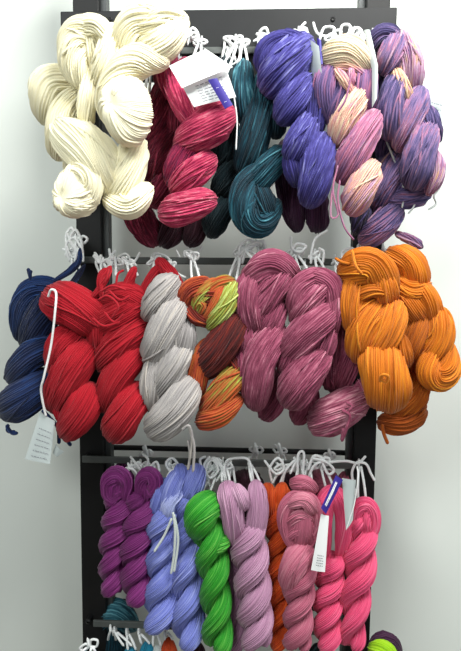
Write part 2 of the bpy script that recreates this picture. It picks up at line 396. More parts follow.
# ---- row 1 -------------------------------------------------------------
GROUP = 'yarn skeins on the top bar'
G1 = None
CW = 2.8
skein('cream wool skein at far left of the top row, partly behind the other creams', None, -0.085, CW, Y_cream, [
    ('L', 0, 19, [(68, 82), (53, 84), (47, 98), (47, 112)], {'twist': 1.6}),
    ('L', 5, 18, [(74, 104), (64, 116), (60, 148)], {'twist': .6}),
    ('L', -8, 15, [(78, 140), (76, 170)])],
    [(92, 30, 80, 70, 0)])
skein('cream wool skein with its big folded loop over the top left of the rack', None, -0.13, CW, Y_cream, [
    ('L', 2, 17, [(84, 82), (74, 62), (76, 38), (94, 30), (108, 44)], {'twist': 6, 'bend': .5}),
    ('L', -2, 16, [(84, 36), (90, 60)]),
    ('L', 8, 13, [(112, 34), (108, 55), (100, 80)]),
    ('L', 9, 10, [(84, 30), (97, 27), (108, 38)]),
    ('L', 4, 11, [(90, 78), (88, 98), (86, 120)]),
    ('L', 4, 25, [(70, 138), (88, 152), (106, 178)], {'twist': 1.2}),
    ('B', 10, 80, 189, 21, 28, 68, 200, {'rot': -.2, 'swirl': .8}),
    ('L', 17, 11, [(66, 180), (80, 172), (93, 184), (90, 202)], {'twist': 3}),
    ('L', 20, 8, [(66, 188), (78, 196), (88, 188)], {'twist': 1.5}), ('L', 20, 7, [(64, 198), (74, 206), (86, 204)], {'twist': 1.5})],
    [(98, 30, 92, 45, 5)])
skein('cream wool skein hanging topmost, its rounded fold facing the viewer beside the raspberry yarn', None, -0.15, CW, Y_cream, [
    ('L', -4, 17, [(124, 52), (129, 30), (146, 19), (164, 20)], {'twist': 1.5}),
    ('L', -2, 17, [(146, 52), (166, 42), (176, 24)], {'twist': .6}),
    ('L', -5, 17, [(146, 32), (168, 24)], {'twist': .6}),
    ('L', 3, 10, [(150, 24), (164, 16), (178, 18)], {'twist': .5}),
    ('L', 5, 18, [(158, 62), (138, 62), (119, 78), (111, 102), (118, 122)], {'twist': 6, 'bend': .5}),
    ('B', 12, 129, 112, 23, 33, 115, 108, {'swirl': .6}),
    ('L', -14, 19, [(134, 152), (129, 172), (120, 192)], {'twist': 1.4}),
    ('L', -8, 14, [(114, 201), (130, 206), (143, 192)], {'twist': 1.2})],
    [(190, 36, 170, 40, 8, -.04)])
skein('burgundy skein behind the raspberry one, next to the cream yarn', None, -0.055, 2.2, Y_burg, [
    ('L', -4, 14, [(166, 60), (168, 90)]),
    ('L', 0, 18, [(168, 88), (160, 115), (148, 138)]),
    ('L', 4, 16, [(172, 136), (162, 155), (154, 172)]),
    ('L', 2, 17, [(178, 105), (178, 130)]),
    ('L', 6, 13, [(164, 184), (157, 198)], {'twist': 1.5})],
    [(172, 42, 168, 62, 6)])
skein('burgundy skein end showing lowest under the cream skeins, above the red yarn', None, 0.0, 2.3, Y_burg, [
    ('L', 0, 15, [(132, 200), (141, 220), (152, 236)])], [(150, 56, 140, 190, 0)])
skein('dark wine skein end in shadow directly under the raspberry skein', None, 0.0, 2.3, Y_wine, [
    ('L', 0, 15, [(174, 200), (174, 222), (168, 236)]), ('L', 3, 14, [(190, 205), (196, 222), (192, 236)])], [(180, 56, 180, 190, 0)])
sk = skein('raspberry pink skein with the white paper tags lying on top', None, -0.115, 2.3, Y_rasp, [
    ('L', -6, 11, [(165, 56), (168, 80), (178, 96)], {}),
    ('L', -4, 12, [(186, 66), (190, 90), (198, 112)], {}),
    ('L', 0, 15, [(176, 86), (184, 104), (198, 126)], {'dye': .55}),
    ('L', -4, 14, [(206, 90), (214, 108)], {'dye': .5}),
    ('L', 7, 21, [(190, 140), (206, 129), (218, 120)], {'dye': .6, 'twist': 1.4}),
    ('L', 2, 16, [(194, 142), (183, 158), (176, 176)], {'dye': .36}),
    ('L', 9, 15, [(206, 163), (194, 172), (180, 186)], {'dye': .58}),
    ('L', 14, 17, [(203, 201), (188, 207), (172, 212)], {'dye': .62, 'twist': 1.3})],
    [(200, 42, 196, 62, 7), (237, 42, 220, 80, 8)])
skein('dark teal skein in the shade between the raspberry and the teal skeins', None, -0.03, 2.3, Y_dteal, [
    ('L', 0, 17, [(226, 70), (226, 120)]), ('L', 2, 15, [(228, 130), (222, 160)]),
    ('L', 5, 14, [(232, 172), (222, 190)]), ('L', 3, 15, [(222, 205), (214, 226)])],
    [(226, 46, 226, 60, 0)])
skein('teal blue skein with loose straight upper strands and a rounded lower knot', None, -0.085, 2.3, Y_teal, [
    ('L', 0, 13, [(244, 70), (243, 92), (246, 118)], {'dye': .62, 'twist': .3}),
    ('L', 1, 13, [(262, 82), (262, 105), (256, 130)], {'dye': .5, 'twist': .3}),
    ('L', 3, 18, [(262, 105), (256, 130), (246, 162)], {'dye': .44, 'twist': .3}),
    ('L', 0, 12, [(276, 95), (276, 130)], {'dye': .35}),
    ('L', 7, 15, [(277, 158), (267, 170), (254, 186)], {'dye': .55}),
    ('L', 6, 17, [(256, 172), (246, 188), (246, 212), (260, 222), (272, 208)], {'dye': .4, 'd2': .6, 'twist': 3.5, 'bend': .5}),
    ('L', 5, 15, [(258, 194), (265, 212)], {'dye': .35})],
    [(243, 44, 244, 66, 6), (264, 40, 264, 78, 6)])
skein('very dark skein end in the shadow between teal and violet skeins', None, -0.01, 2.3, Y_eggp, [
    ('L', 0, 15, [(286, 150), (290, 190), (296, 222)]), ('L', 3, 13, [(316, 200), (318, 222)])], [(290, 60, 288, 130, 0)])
skein('violet blue skein with a full top fold, in the middle of the top row', None, -0.115, 2.3, Y_purp, [
    ('L', 0, 15, [(268, 68), (270, 52), (283, 43)], {'dye': .5, 'twist': 2}),
    ('L', 2, 13, [(284, 44), (295, 45), (303, 55)], {'dye': .45, 'twist': 1.6}),
    ('L', 5, 22, [(298, 52), (286, 66), (276, 80)], {'dye': .6, 'twist': .7}),
    ('L', 8, 17, [(302, 86), (294, 100), (287, 112)], {'dye': .55}),
    ('L', 2, 14, [(312, 92), (314, 112), (312, 130)], {'dye': .42}),
    ('L', 9, 16, [(308, 124), (301, 138), (295, 152)], {'dye': .58}),
    ('L', 4, 12, [(292, 160), (298, 178)], {'dye': .35}),  # shadow at the left side, put into the colour as a darker dye value
    ('L', 12, 19, [(320, 148), (317, 170), (312, 194)], {'dye': .56, 'twist': 1.8})],
    [(261, 38, 268, 44, 7), (300, 34, 295, 42, 8)])
sk = skein('pink, cream and lilac variegated skein with a cream cap, next to the violet skein', None, -0.125, 2.3, Y_var, [
    ('L', 3, 17, [(333, 58), (348, 54), (362, 66)], {'dye': .95, 'twist': 1.0}),
    ('L', 0, 12, [(338, 48), (350, 46), (362, 54)], {'dye': .9}), ('L', 7, 7, [(334, 68), (350, 68), (366, 78)], {'dye': .93, 'd2': .5}),
    ('L', 3, 14, [(330, 74), (326, 92), (331, 114)], {'dye': .45, 'd2': .2}),
    ('L', 4, 13, [(348, 78), (340, 98), (334, 118)], {'dye': .15, 'd2': .4}),
    ('L', 2, 14, [(364, 78), (364, 102)], {'dye': .38}),
    ('L', 14, 6, [(338, 72), (345, 82), (351, 92)], {'dye': .72}),
    ('L', 14, 4, [(351, 70), (352, 84)], {'dye': .6}),
    ('L', 8, 16, [(356, 98), (346, 116), (340, 136)], {'dye': .86, 'd2': .74}),
    ('L', 9, 18, [(370, 124), (358, 146), (346, 172)], {'dye': .58, 'd2': .45}),
    ('L', 14, 17, [(368, 174), (362, 188), (355, 202)], {'dye': .84, 'd2': .6, 'twist': 1.6})],
    [(335, 36, 345, 48, 9), (352, 34, 356, 48, 7)])
strings(sk, [[(338, 165, 20), (333, 190, 20), (338, 214, 20), (331, 216, 20), (332, 190, 20)], [(340, 180, 21), (338, 200, 21), (344, 226, 20), (354, 240, 16)],
             [(352, 72, 24), (346, 98, 26), (338, 112, 24)]], -0.125, .9, Y_var, 'loose_end')
skein('violet and pink variegated skein at the far right of the top row', None, -0.095, 2.3, Y_var2, [
    ('L', 0, 12, [(376, 44), (382, 36), (392, 38)], {'dye': .25}),
    ('L', 3, 13, [(394, 42), (391, 54), (387, 66)], {'dye': .48, 'twist': 1.3}),
    ('L', 1, 14, [(402, 42), (410, 62), (411, 84)], {'dye': .66}),
    ('L', 8, 8, [(396, 74), (402, 88), (407, 100)], {'dye': .78}),
    ('L', 4, 17, [(397, 84), (391, 104), (391, 128)], {'dye': .24, 'd2': .46}),
    ('L', 5, 15, [(418, 98), (411, 120), (402, 142)], {'dye': .36, 'd2': .6}),
    ('L', 2, 13, [(424, 116), (432, 134)], {'dye': .3}),
    ('L', 10, 19, [(425, 136), (420, 156), (416, 174)], {'dye': .5, 'd2': .3, 'twist': 1.5}),
    ('L', 5, 9, [(434, 156), (436, 174), (430, 190)], {'dye': .6})],
    [(360, 36, 378, 44, 7)])
sk = skein('dusky violet variegated skein hanging lowest behind the other variegated ones', None, -0.055, 2.3, Y_var2, [
    ('L', -2, 17, [(382, 80), (380, 110)], {'dye': .2}), ('L', -2, 16, [(392, 120), (388, 150)], {'dye': .3}),
    ('L', 2, 17, [(398, 158), (388, 180), (380, 200)], {'dye': .34, 'd2': .5}),
    ('L', 4, 14, [(392, 198), (408, 196), (420, 192)], {'dye': .36}),
    ('L', 6, 15, [(393, 212), (380, 228), (370, 236)], {'dye': .3, 'd2': .6}),
    ('L', 3, 10, [(362, 210), (358, 226)], {'dye': .1}),
    ('L', 4, 5, [(398, 234), (412, 240), (420, 246)], {'dye': .5})],
    [(374, 36, 380, 66, 0)])
strings(sk, [[(386, 140, 12), (396, 165, 14), (404, 190, 12), (402, 208, 12)], [(416, 196, 10), (414, 206, 10), (408, 214, 10)],
             [(440, 188, 10), (434, 196, 10), (436, 204, 10), (428, 210, 10)]], -0.055, .9, Y_white, 'loose_end')

# ---- row 2 -------------------------------------------------------------
GROUP = 'yarn skeins on the middle bar'
sk = skein('navy blue skein at the far left of the middle row', None, -0.06, 2.2, Y_navy, [
    ('L', 0, 14, [(64, 292), (40, 288), (24, 304), (20, 332)], {'dye': .6, 'twist': 1.2}),
    ('L', 3, 19, [(54, 302), (42, 318), (33, 338)], {'dye': .36}),
    ('L', 6, 18, [(50, 346), (34, 354), (18, 372)], {'dye': .5}),
    ('L', 10, 21, [(46, 382), (28, 395), (16, 404)], {'dye': .48}),
    ('L', 2, 3.5, [(52, 282), (66, 274), (78, 262), (80, 250)], {'dye': .5, 'bend': 0}),
    ('L', 2, 3.5, [(60, 290), (72, 284), (84, 266)], {'dye': .3, 'bend': 0})],
    [(74, 250, 76, 270, 9), (80, 240, 79, 262, 7)])
strings(sk, [[(33, 284, 6), (30, 276, 6), (28, 268, 6)], [(32, 284, 6), (30, 275, 7), (31, 270, 6)], [(8, 424, 10), (8, 431, 10), (16, 432, 10)], [(6, 425, 10), (12, 433, 11), (18, 433, 10)],
             [(42, 410, 14), (50, 418, 14), (58, 428, 14), (59, 444, 14)], [(64, 428, 12), (66, 438, 12), (71, 446, 12)]], -0.06, 1.9, Y_navy, 'loose_end')
sk = skein('scarlet red skein next to the navy one, a white cord over its left side', None, -0.1, 2.1, Y_red, [
    ('L', 2, 25, [(66, 304), (78, 309), (88, 316)], {'twist': 1.0, 'ext': .75}),
    ('L', 1, 17, [(74, 334), (62, 346), (58, 364)]),
    ('L', 6, 21, [(84, 352), (70, 374), (60, 398)], {'twist': .7}),
    ('L', 10, 20, [(86, 398), (80, 412), (72, 424)], {'twist': .9}),
    ('L', 0, 10, [(58, 400), (66, 420)]),
    ('L', 8, 4, [(92, 298), (104, 282), (110, 268)], {'bend': 0}), ('L', 8, 4, [(102, 296), (100, 280), (106, 270)], {'bend': 0})],
    [(102, 262, 106, 276, 9), (114, 260, 112, 276, 8)])
sk = skein('scarlet red skein with a tangle of strands at its top, beside the silver grey skein', None, -0.098, 2.1, Y_red, [
    ('L', 2, 19, [(138, 302), (122, 314), (104, 326)], {'twist': .7}),
    ('L', 0, 17, [(112, 300), (126, 297), (140, 304)]),
    ('L', 0, 15, [(98, 320), (100, 340)]),
    ('L', 5, 19, [(138, 328), (122, 342), (108, 358)]),
    ('L', 7, 19, [(134, 354), (118, 376), (110, 398)], {'twist': .7}),
    ('L', 12, 21, [(134, 398), (126, 412), (119, 424)], {'twist': .9}),
    ('L', 0, 7, [(142, 300), (150, 282), (160, 266)], {'bend': 0}),
    ('L', 4, 6, [(126, 298), (128, 284), (134, 270)], {'bend': 0}), ('L', 0, 8, [(160, 262), (170, 274), (180, 288)], {'bend': 0})],
    [(128, 262, 134, 276, 8), (155, 260, 158, 276, 7)])
strings(sk, [[(98, 300, 24), (108, 296, 26), (118, 306, 26), (112, 318, 24)], [(104, 312, 24), (114, 322, 24), (124, 314, 24)], [(108, 290, 20), (120, 300, 24), (130, 296, 22)],
             [(100, 292, 20), (112, 286, 22), (126, 290, 20)], [(92, 318, 26), (104, 326, 26), (120, 322, 24)], [(116, 284, 16), (118, 274, 12), (124, 270, 8)]], -0.098, 1.2, Y_red, 'loose_strand')
sk = skein('silver grey skein between the scarlet and the rust green skeins', None, -0.115, 2.2, Y_silver, [
    ('L', 2, 16, [(168, 286), (160, 296), (152, 310)]),
    ('L', 6, 20, [(174, 310), (165, 330), (156, 352)]),
    ('L', 3, 14, [(184, 330), (182, 352)], {'dye': .35}),
    ('L', 9, 16, [(180, 350), (172, 368), (160, 388)]),
    ('L', 4, 14, [(158, 356), (152, 380), (153, 402)]),
    ('L', 14, 22, [(184, 392), (174, 410), (162, 422)], {'twist': 1.2})],
    [(172, 266, 172, 282, 5)])
strings(sk, [[(182, 430, 30), (189, 426, 32), (192, 440, 28), (190, 460, 24)], [(189, 428, 30), (194, 446, 28), (193, 472, 24)], [(188, 440, 26), (190, 455, 24), (188, 470, 22)]], -0.115, 1.4, Y_silver, 'loose_end')
skein('rust orange and lime green variegated skein with a fanned top', None, -0.11, 2.3, Y_rust, [
    ('L', 0, 16, [(196, 298), (208, 294), (224, 296)], {'dye': .3}),
    ('L', 4, 11, [(187, 302), (191, 290), (204, 284)], {'dye': .3, 'd2': .5}),
    ('L', 7, 9, [(198, 310), (202, 296), (214, 284)], {'dye': .95, 'd2': .55}),
    ('L', 5, 10, [(210, 300), (216, 288), (228, 283)], {'dye': .35, 'd2': .8}),
    ('L', 9, 13, [(214, 322), (226, 306), (232, 291)], {'dye': .8, 'd2': .9}),
    ('L', 12, 6, [(206, 318), (216, 302), (222, 288)], {'dye': .55}),
    ('L', 4, 9, [(188, 308), (196, 317), (206, 321)], {'dye': .3}),
    ('L', 12, 3, [(196, 308), (199, 302), (204, 306), (200, 313)], {'dye': .6}),
    ('L', 5, 21, [(236, 322), (224, 344), (210, 362)], {'dye': .16}),
    ('L', 3, 11, [(206, 345), (199, 370), (198, 392)], {'dye': .5}),
    ('L', 8, 16, [(236, 374), (222, 392), (210, 408)], {'dye': .8, 'd2': .45}),
    ('L', 3, 9, [(230, 360), (240, 372)], {'dye': .2}),
    ('L', 11, 15, [(232, 402), (220, 413), (208, 418)], {'dye': .55, 'twist': 1.3})],
    [(192, 258, 196, 280, 8), (240, 252, 232, 280, 6)])
skein('mauve pink skein hanging right beside the rust green one', None, -0.11, 2.3, Y_mauve, [
    ('L', 2, 19, [(284, 272), (270, 266), (255, 282)], {'twist': 2.2}),
    ('L', 3, 18, [(282, 272), (268, 292), (256, 312)], {'twist': .6}),
    ('L', 4, 18, [(254, 280), (250, 302), (256, 322)], {'twist': 1}),
    ('L', 2, 15, [(276, 310), (268, 332)], {'dye': .4}),
    ('L', 1, 13, [(246, 330), (246, 348)], {'dye': .45}),
    ('L', 9, 20, [(274, 336), (260, 362), (257, 396)], {'twist': 1}),
    ('L', 2, 16, [(250, 350), (252, 392)], {'dye': .5})],
    [(245, 248, 256, 258, 8), (258, 246, 266, 256, 7)])
skein('darker mauve skein end poking out low behind its neighbour, over the pale lilac skein', None, -0.05, 2.2, Y_mauve, [
    ('L', 0, 14, [(276, 380), (276, 396), (268, 410)], {'dye': .4})], [(276, 266, 276, 360, 0)])
skein('mauve pink skein in the middle of its three like neighbours, the most prominent one', None, -0.12, 2.3, Y_mauve, [
    ('L', 2, 15, [(298, 308), (300, 290), (314, 279)], {'twist': 1.2}),
    ('L', 3, 14, [(314, 281), (328, 285), (332, 308)], {'twist': 1.2}),
    ('L', 5, 15, [(322, 286), (310, 300), (300, 316)], {'dye': .55}),
    ('L', 3, 12, [(334, 300), (332, 326)], {'dye': .5}),
    ('L', 9, 20, [(322, 316), (306, 332), (292, 350)], {}),
    ('L', 3, 14, [(296, 346), (288, 366)], {'dye': .4}),
    ('L', 4, 14, [(326, 336), (320, 356)], {'dye': .4}),
    ('L', 11, 21, [(316, 360), (304, 376), (294, 392)], {})],
    [(296, 254, 304, 270, 8), (316, 256, 322, 272, 7)])
skein('dark mauve skein end just below the most prominent mauve skein', None, -0.06, 2.2, Y_mauve, [
    ('L', 0, 14, [(302, 380), (306, 398), (300, 414)], {'dye': .4})], [(306, 266, 306, 360, 0)])
sk = skein('mauve skein lowest and rightmost of the mauves, tucked beside the mustard yarn', None, -0.075, 2.3, Y_mauve, [
    ('L', -2, 15, [(344, 290), (348, 320)], {'dye': .45}),
    ('L', 2, 19, [(346, 326), (346, 350), (338, 380)], {'dye': .5}),
    ('L', 0, 14, [(330, 350), (332, 380)], {'dye': .38}),
    ('L', 10, 22, [(352, 402), (340, 410), (326, 418)], {'dye': .66, 'twist': 1.4}),
    ('L', 6, 9, [(362, 386), (368, 396)], {'dye': .5})],
    [(336, 262, 342, 282, 5)])
strings(sk, [[(342, 410, 34), (350, 416, 36), (346, 430, 34), (342, 440, 30), (344, 428, 32)], [(346, 402, 34), (352, 406, 34), (348, 412, 34)]], -0.075, 1.8, Y_mauve, 'loose_end')
sk = skein('mustard orange skein nearest the mauve yarn, small knot at its rounded lower end', None, -0.125, 2.3, Y_must, [
    ('L', 2, 20, [(354, 272), (370, 266), (384, 284)], {'twist': 1.6}),
    ('L', 5, 12, [(354, 280), (350, 304), (353, 326)], {'twist': .4}),
    ('L', 3, 14, [(380, 276), (386, 296)], {'dye': .45}),
    ('L', 7, 9, [(358, 296), (374, 290), (392, 296)], {'dye': .42, 'twist': .4}),
    ('L', 5, 17, [(372, 310), (362, 328), (360, 350)], {}),
    ('L', 8, 17, [(393, 312), (386, 334), (374, 356)], {}),
    ('L', 3, 13, [(394, 335), (402, 358)], {'dye': .4}),
    ('L', 12, 26, [(380, 360), (384, 376), (387, 388)], {'twist': 1.8}),
    ('L', 12, 5, [(378, 342), (372, 356), (376, 372)], {'twist': .3})],
    [(336, 262, 346, 268, 5), (362, 250, 366, 258, 6)])
strings(sk, [[(380, 382, 42), (382, 375, 46), (388, 376, 46), (386, 382, 44), (380, 378, 44)], [(352, 250, 14), (356, 266, 26), (362, 274, 28)], [(335, 258, 6), (342, 262, 10), (350, 264, 14)]], -0.125, 1.5, Y_must, 'loose_end')
skein('mustard orange skein farthest right in the middle row against the white wall', None, -0.085, 2.3, Y_must, [
    ('L', 2, 16, [(397, 258), (410, 264), (416, 282)], {'twist': 1.4}),
    ('L', 4, 15, [(394, 284), (408, 292), (418, 288)], {'twist': 1}),
    ('L', 3, 15, [(416, 288), (426, 300), (430, 312)], {'twist': 1}),
    ('L', 4, 15, [(402, 300), (414, 312)], {'dye': .4}),
    ('L', 1, 15, [(420, 316), (414, 336), (410, 352)], {'dye': .3}),
    ('L', 7, 15, [(438, 318), (440, 338), (430, 356)], {}),
    ('L', 8, 15, [(432, 350), (429, 368), (437, 378), (447, 368), (448, 350)], {'twist': 4, 'bend': .35}), ('L', 3, 10, [(438, 350), (438, 368)], {'dye': .4})],
    [(384, 250, 398, 254, 0)])
sk = skein('burnt orange skein end hanging lowest below the two mustard skeins', None, -0.05, 2.3, Y_brown, [
    ('L', -2, 15, [(412, 340), (412, 364)]), ('L', 2, 18, [(416, 380), (410, 396), (398, 408)], {'dye': .55}), ('L', 4, 14, [(416, 412), (402, 422), (388, 422)], {'dye': .35, 'twist': 1.2})])
strings(sk, [[(382, 424, 12), (384, 434, 12), (388, 444, 10)]], -0.05, 1.8, Y_brown, 'loose_end')

# ---- row 3 -------------------------------------------------------------
GROUP = 'fine yarn skeins on the lower bar'
FW = 1.7
skein('plum purple skein outermost at left of the bottom full row', None, -0.04, FW, Y_plum, [
    ('L', 5, 9.5, [(126, 498), (127, 482), (118, 474), (109, 482), (112, 495), (120, 490)], {'twist': 3, 'bend': .4}), ('L', 0, 10, [(118, 478), (117, 494)]),
    ('H', 0, [15, 15, 14], [(120, 496), (114, 540), (112, 593)], 2.1, 0.6)],
    [(133, 466, 122, 472, 7)])
skein('plum purple skein beside the periwinkle one, round rosette at its top', None, -0.045, FW, Y_plum, [
    ('L', 5, 9, [(140, 498), (142, 480), (150, 474), (156, 482), (152, 492), (148, 487)], {'twist': 3, 'bend': .4}), ('L', 0, 10, [(146, 478), (147, 494)]),
    ('H', 0, [16, 17, 16], [(144, 494), (136, 545), (137, 601)], 2.1, 0.2)],
    [(142, 465, 146, 472, 8), (150, 467, 150, 472, 5)])
sk = skein('periwinkle blue skein next to the plum yarn, twist ending in a full loop', None, -0.05, FW, Y_peri, [
    ('L', 6, 13, [(178, 478), (172, 494), (168, 510)]),
    ('L', 2, 11, [(164, 486), (158, 510)]), ('L', 12, 9, [(178, 492), (170, 502), (168, 514)], {'dye': .85}),  # small front lobe: highlight painted in as a paler dye value
    ('H', 0, [17, 17, 18, 18], [(164, 505), (162, 545), (162, 585), (158, 629)], 1.9, 1.9)],
    [(172, 466, 174, 474, 7)])
strings(sk, [[(172, 518, 26), (164, 536, 24), (154, 552, 24)], [(173, 512, 26), (175, 530, 26), (174, 554, 24), (171, 574, 22)], [(174, 514, 26), (178, 540, 24), (174, 572, 22)]], -0.05, 1.3, Y_white, 'loose_end')
skein('periwinkle blue skein hanging close to the green one', None, -0.055, FW, Y_peri, [
    ('L', 1, 13, [(196, 474), (190, 494)]), ('L', 0, 8, [(180, 470), (184, 484)], {'dye': .4}),
    ('H', 0, [15, 17, 17, 17], [(190, 496), (186, 545), (187, 595), (188, 643)], 2.0, 0.4)],
    [(212, 468, 198, 476, 7)])
skein('bright green twisted skein', None, -0.075, FW, Y_green, [
    ('L', 5, 18, [(198, 526), (201, 514), (208, 504)], {'twist': 2.2, 'ext': .5}), ('L', 7, 9, [(208, 547), (216, 546), (224, 541)], {'twist': 2, 'dye': .58}),
    ('H', 0, [16, 17, 16, 16], [(206, 520), (212, 560), (216, 605), (218, 648)], 1.9, 0.5)],
    [(216, 470, 206, 492, 9)])
skein('pale lilac skein with two soft loops at the top, beside the green one', None, -0.08, FW, Y_lilac, [
    ('L', 2, 13, [(228, 490), (232, 508), (236, 540)], {'twist': .5}),
    ('L', 6, 10, [(238, 492), (244, 502)], {'dye': .6}),
    ('L', 4, 12, [(256, 488), (258, 510), (254, 540)], {'twist': .5}),
    ('H', 0, [17, 19, 18, 18], [(248, 520), (250, 560), (254, 605), (257, 645)], 2.1, 1.1)],
    [(224, 464, 226, 482, 8), (250, 464, 256, 482, 0)])
skein('dull lilac skein mostly hidden behind the pale lilac one, beside the green', None, -0.04, FW, Y_lilac, [
    ('H', 0, [10, 11, 12], [(230, 510), (234, 580), (240, 649)], 2.2, 0.0, {'dye': .3})], [(232, 466, 232, 500, 0)])
skein('bright orange skein, narrow and tightly twisted', None, -0.045, FW, Y_oran, [
    ('L', 3, 11, [(268, 492), (270, 508)]), ('L', 4, 10, [(282, 490), (282, 508)]),
    ('H', 0, [13, 13, 13], [(276, 500), (278, 570), (278, 646)], 3.0, 0.9)],
    [(284, 466, 276, 484, 9)])
skein('dusty rose skein with a large oval bundle at the top, left of the navy strip', None, -0.085, FW, Y_rose, [
    ('L', 0, 17, [(300, 502), (300, 535)], {'dye': .42}),
    ('L', 4, 9, [(296, 550), (286, 530), (286, 508), (298, 496), (312, 502), (316, 522), (308, 548)], {'twist': 2, 'bend': .4}),
    ('L', 8, 8, [(290, 522), (300, 514), (310, 520)], {'twist': 1, 'dye': .6}),
    ('L', 7, 8, [(290, 536), (300, 528), (310, 536)], {'twist': 1, 'dye': .45}),
    ('L', 12, 8, [(292, 504), (304, 500), (312, 510)], {'dye': .65}),
    ('L', 3, 8, [(296, 484), (304, 482), (312, 488)]),
    ('L', 8, 15, [(302, 552), (294, 564), (290, 580)], {'dye': .55}),
    ('H', 0, [16, 15, 15], [(302, 560), (298, 605), (297, 648)], 1.7, 1.0)],
    [(300, 464, 300, 482, 9), (308, 466, 308, 482, 7)])
skein('hot pink skein with an open loop top, directly right of the navy strip', None, -0.065, FW, Y_pink, [
    ('L', 2, 11, [(324, 560), (323, 524), (326, 500), (334, 490)], {'ext': .3}),
    ('L', 4, 11, [(334, 490), (343, 506), (345, 530), (340, 560)], {'ext': .3}),
    ('H', 0, [14, 15, 15], [(333, 555), (327, 600), (328, 647)], 1.9, 1.8)],
    [(322, 464, 330, 488, 9)])
skein('hot pink skein rightmost in its row, in front of the rack upright', None, -0.07, FW, Y_pink, [
    ('L', 4, 9, [(356, 536), (357, 512), (366, 504), (373, 514), (372, 530), (364, 538)], {'twist': 2, 'bend': .4}), ('L', 0, 11, [(365, 508), (365, 532)]), ('L', 8, 5, [(369, 510), (366, 520), (369, 530)]),
    ('H', 0, [14, 17, 16, 13], [(362, 515), (360, 555), (354, 600), (351, 647)], 1.9, 0.2)],
    [(360, 466, 362, 500, 0)])
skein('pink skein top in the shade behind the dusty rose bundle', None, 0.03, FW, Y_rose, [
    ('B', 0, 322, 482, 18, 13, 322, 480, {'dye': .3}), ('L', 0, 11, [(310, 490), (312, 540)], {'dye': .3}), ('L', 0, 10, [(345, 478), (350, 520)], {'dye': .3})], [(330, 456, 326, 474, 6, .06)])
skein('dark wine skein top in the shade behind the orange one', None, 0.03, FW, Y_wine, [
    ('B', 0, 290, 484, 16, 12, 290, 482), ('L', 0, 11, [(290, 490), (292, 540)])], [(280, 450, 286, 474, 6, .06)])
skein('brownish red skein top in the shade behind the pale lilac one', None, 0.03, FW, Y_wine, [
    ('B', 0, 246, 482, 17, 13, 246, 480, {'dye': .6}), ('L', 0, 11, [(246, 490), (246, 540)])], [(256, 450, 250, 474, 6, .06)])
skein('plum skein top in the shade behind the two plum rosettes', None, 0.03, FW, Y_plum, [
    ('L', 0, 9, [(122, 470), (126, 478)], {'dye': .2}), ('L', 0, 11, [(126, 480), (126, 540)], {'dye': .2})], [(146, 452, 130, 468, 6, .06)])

# ---- row 4, tops at the bottom edge -------------------------------------
GROUP = 'skein tops along the bottom edge'
skein('teal skein top showing at the lower left by the upright, behind the bottom bar', None, 0.04, 1.9, Y_teal, [
    ('L', 0, 15, [(104, 622), (114, 612), (128, 622)], {'dye': .7}), ('L', 0, 16, [(112, 625), (112, 690)])], [(112, 630, 112, 640, 0)])
skein('cyan skein top at the bottom edge beside the left upright', None, -0.04, 1.9, Y_cyan, [
    ('L', 0, 14, [(130, 656), (130, 720)])], [(116, 632, 128, 646, 0), (128, 634, 132, 650, 0)])
skein('cyan skein top at the bottom edge below the periwinkle yarn', None, -0.04, 1.9, Y_cyan, [
    ('L', 0, 11, [(147, 648), (147, 720)])], [(140, 634, 146, 644, 0)])
skein('white skein top at the bottom edge between cyan and red', None, -0.04, 1.9, Y_white, [
    ('L', 0, 8, [(157, 650), (157, 720)])], [(155, 632, 157, 646, 0)])
skein('red orange skein top at the bottom edge below the periwinkle yarn', None, -0.035, 1.9, Y_oran, [
    ('L', 0, 11, [(169, 644), (169, 720)], {'dye': .3})], [(166, 632, 169, 640, 0)])
skein('wine skein top at the bottom edge under the green skein', None, -0.03, 1.9, Y_wine, [
    ('L', 0, 14, [(196, 650), (196, 720)])])
skein('dark green skein top at the bottom edge between dusty rose and hot pink', None, -0.03, 1.9, Y_dteal, [
    ('L', 0, 14, [(318, 652), (318, 720)]) ])
skein('cyan skein edge at the bottom left outside the upright', None, -0.05, 1.9, Y_cyan, [
    ('L', 0, 9, [(86, 660), (84, 720)])], [(90, 646, 86, 652, 9)])
skein('aubergine skein top at the bottom right beside the upright', None, -0.04, 1.9, Y_eggp, [
    ('L', 0, 13, [(378, 650), (384, 642), (392, 652)])])
skein('lime green skein top under the aubergine one at the bottom right', None, -0.07, 1.9, Y_lime, [
    ('L', 0, 11, [(376, 650), (388, 656), (392, 700)])])

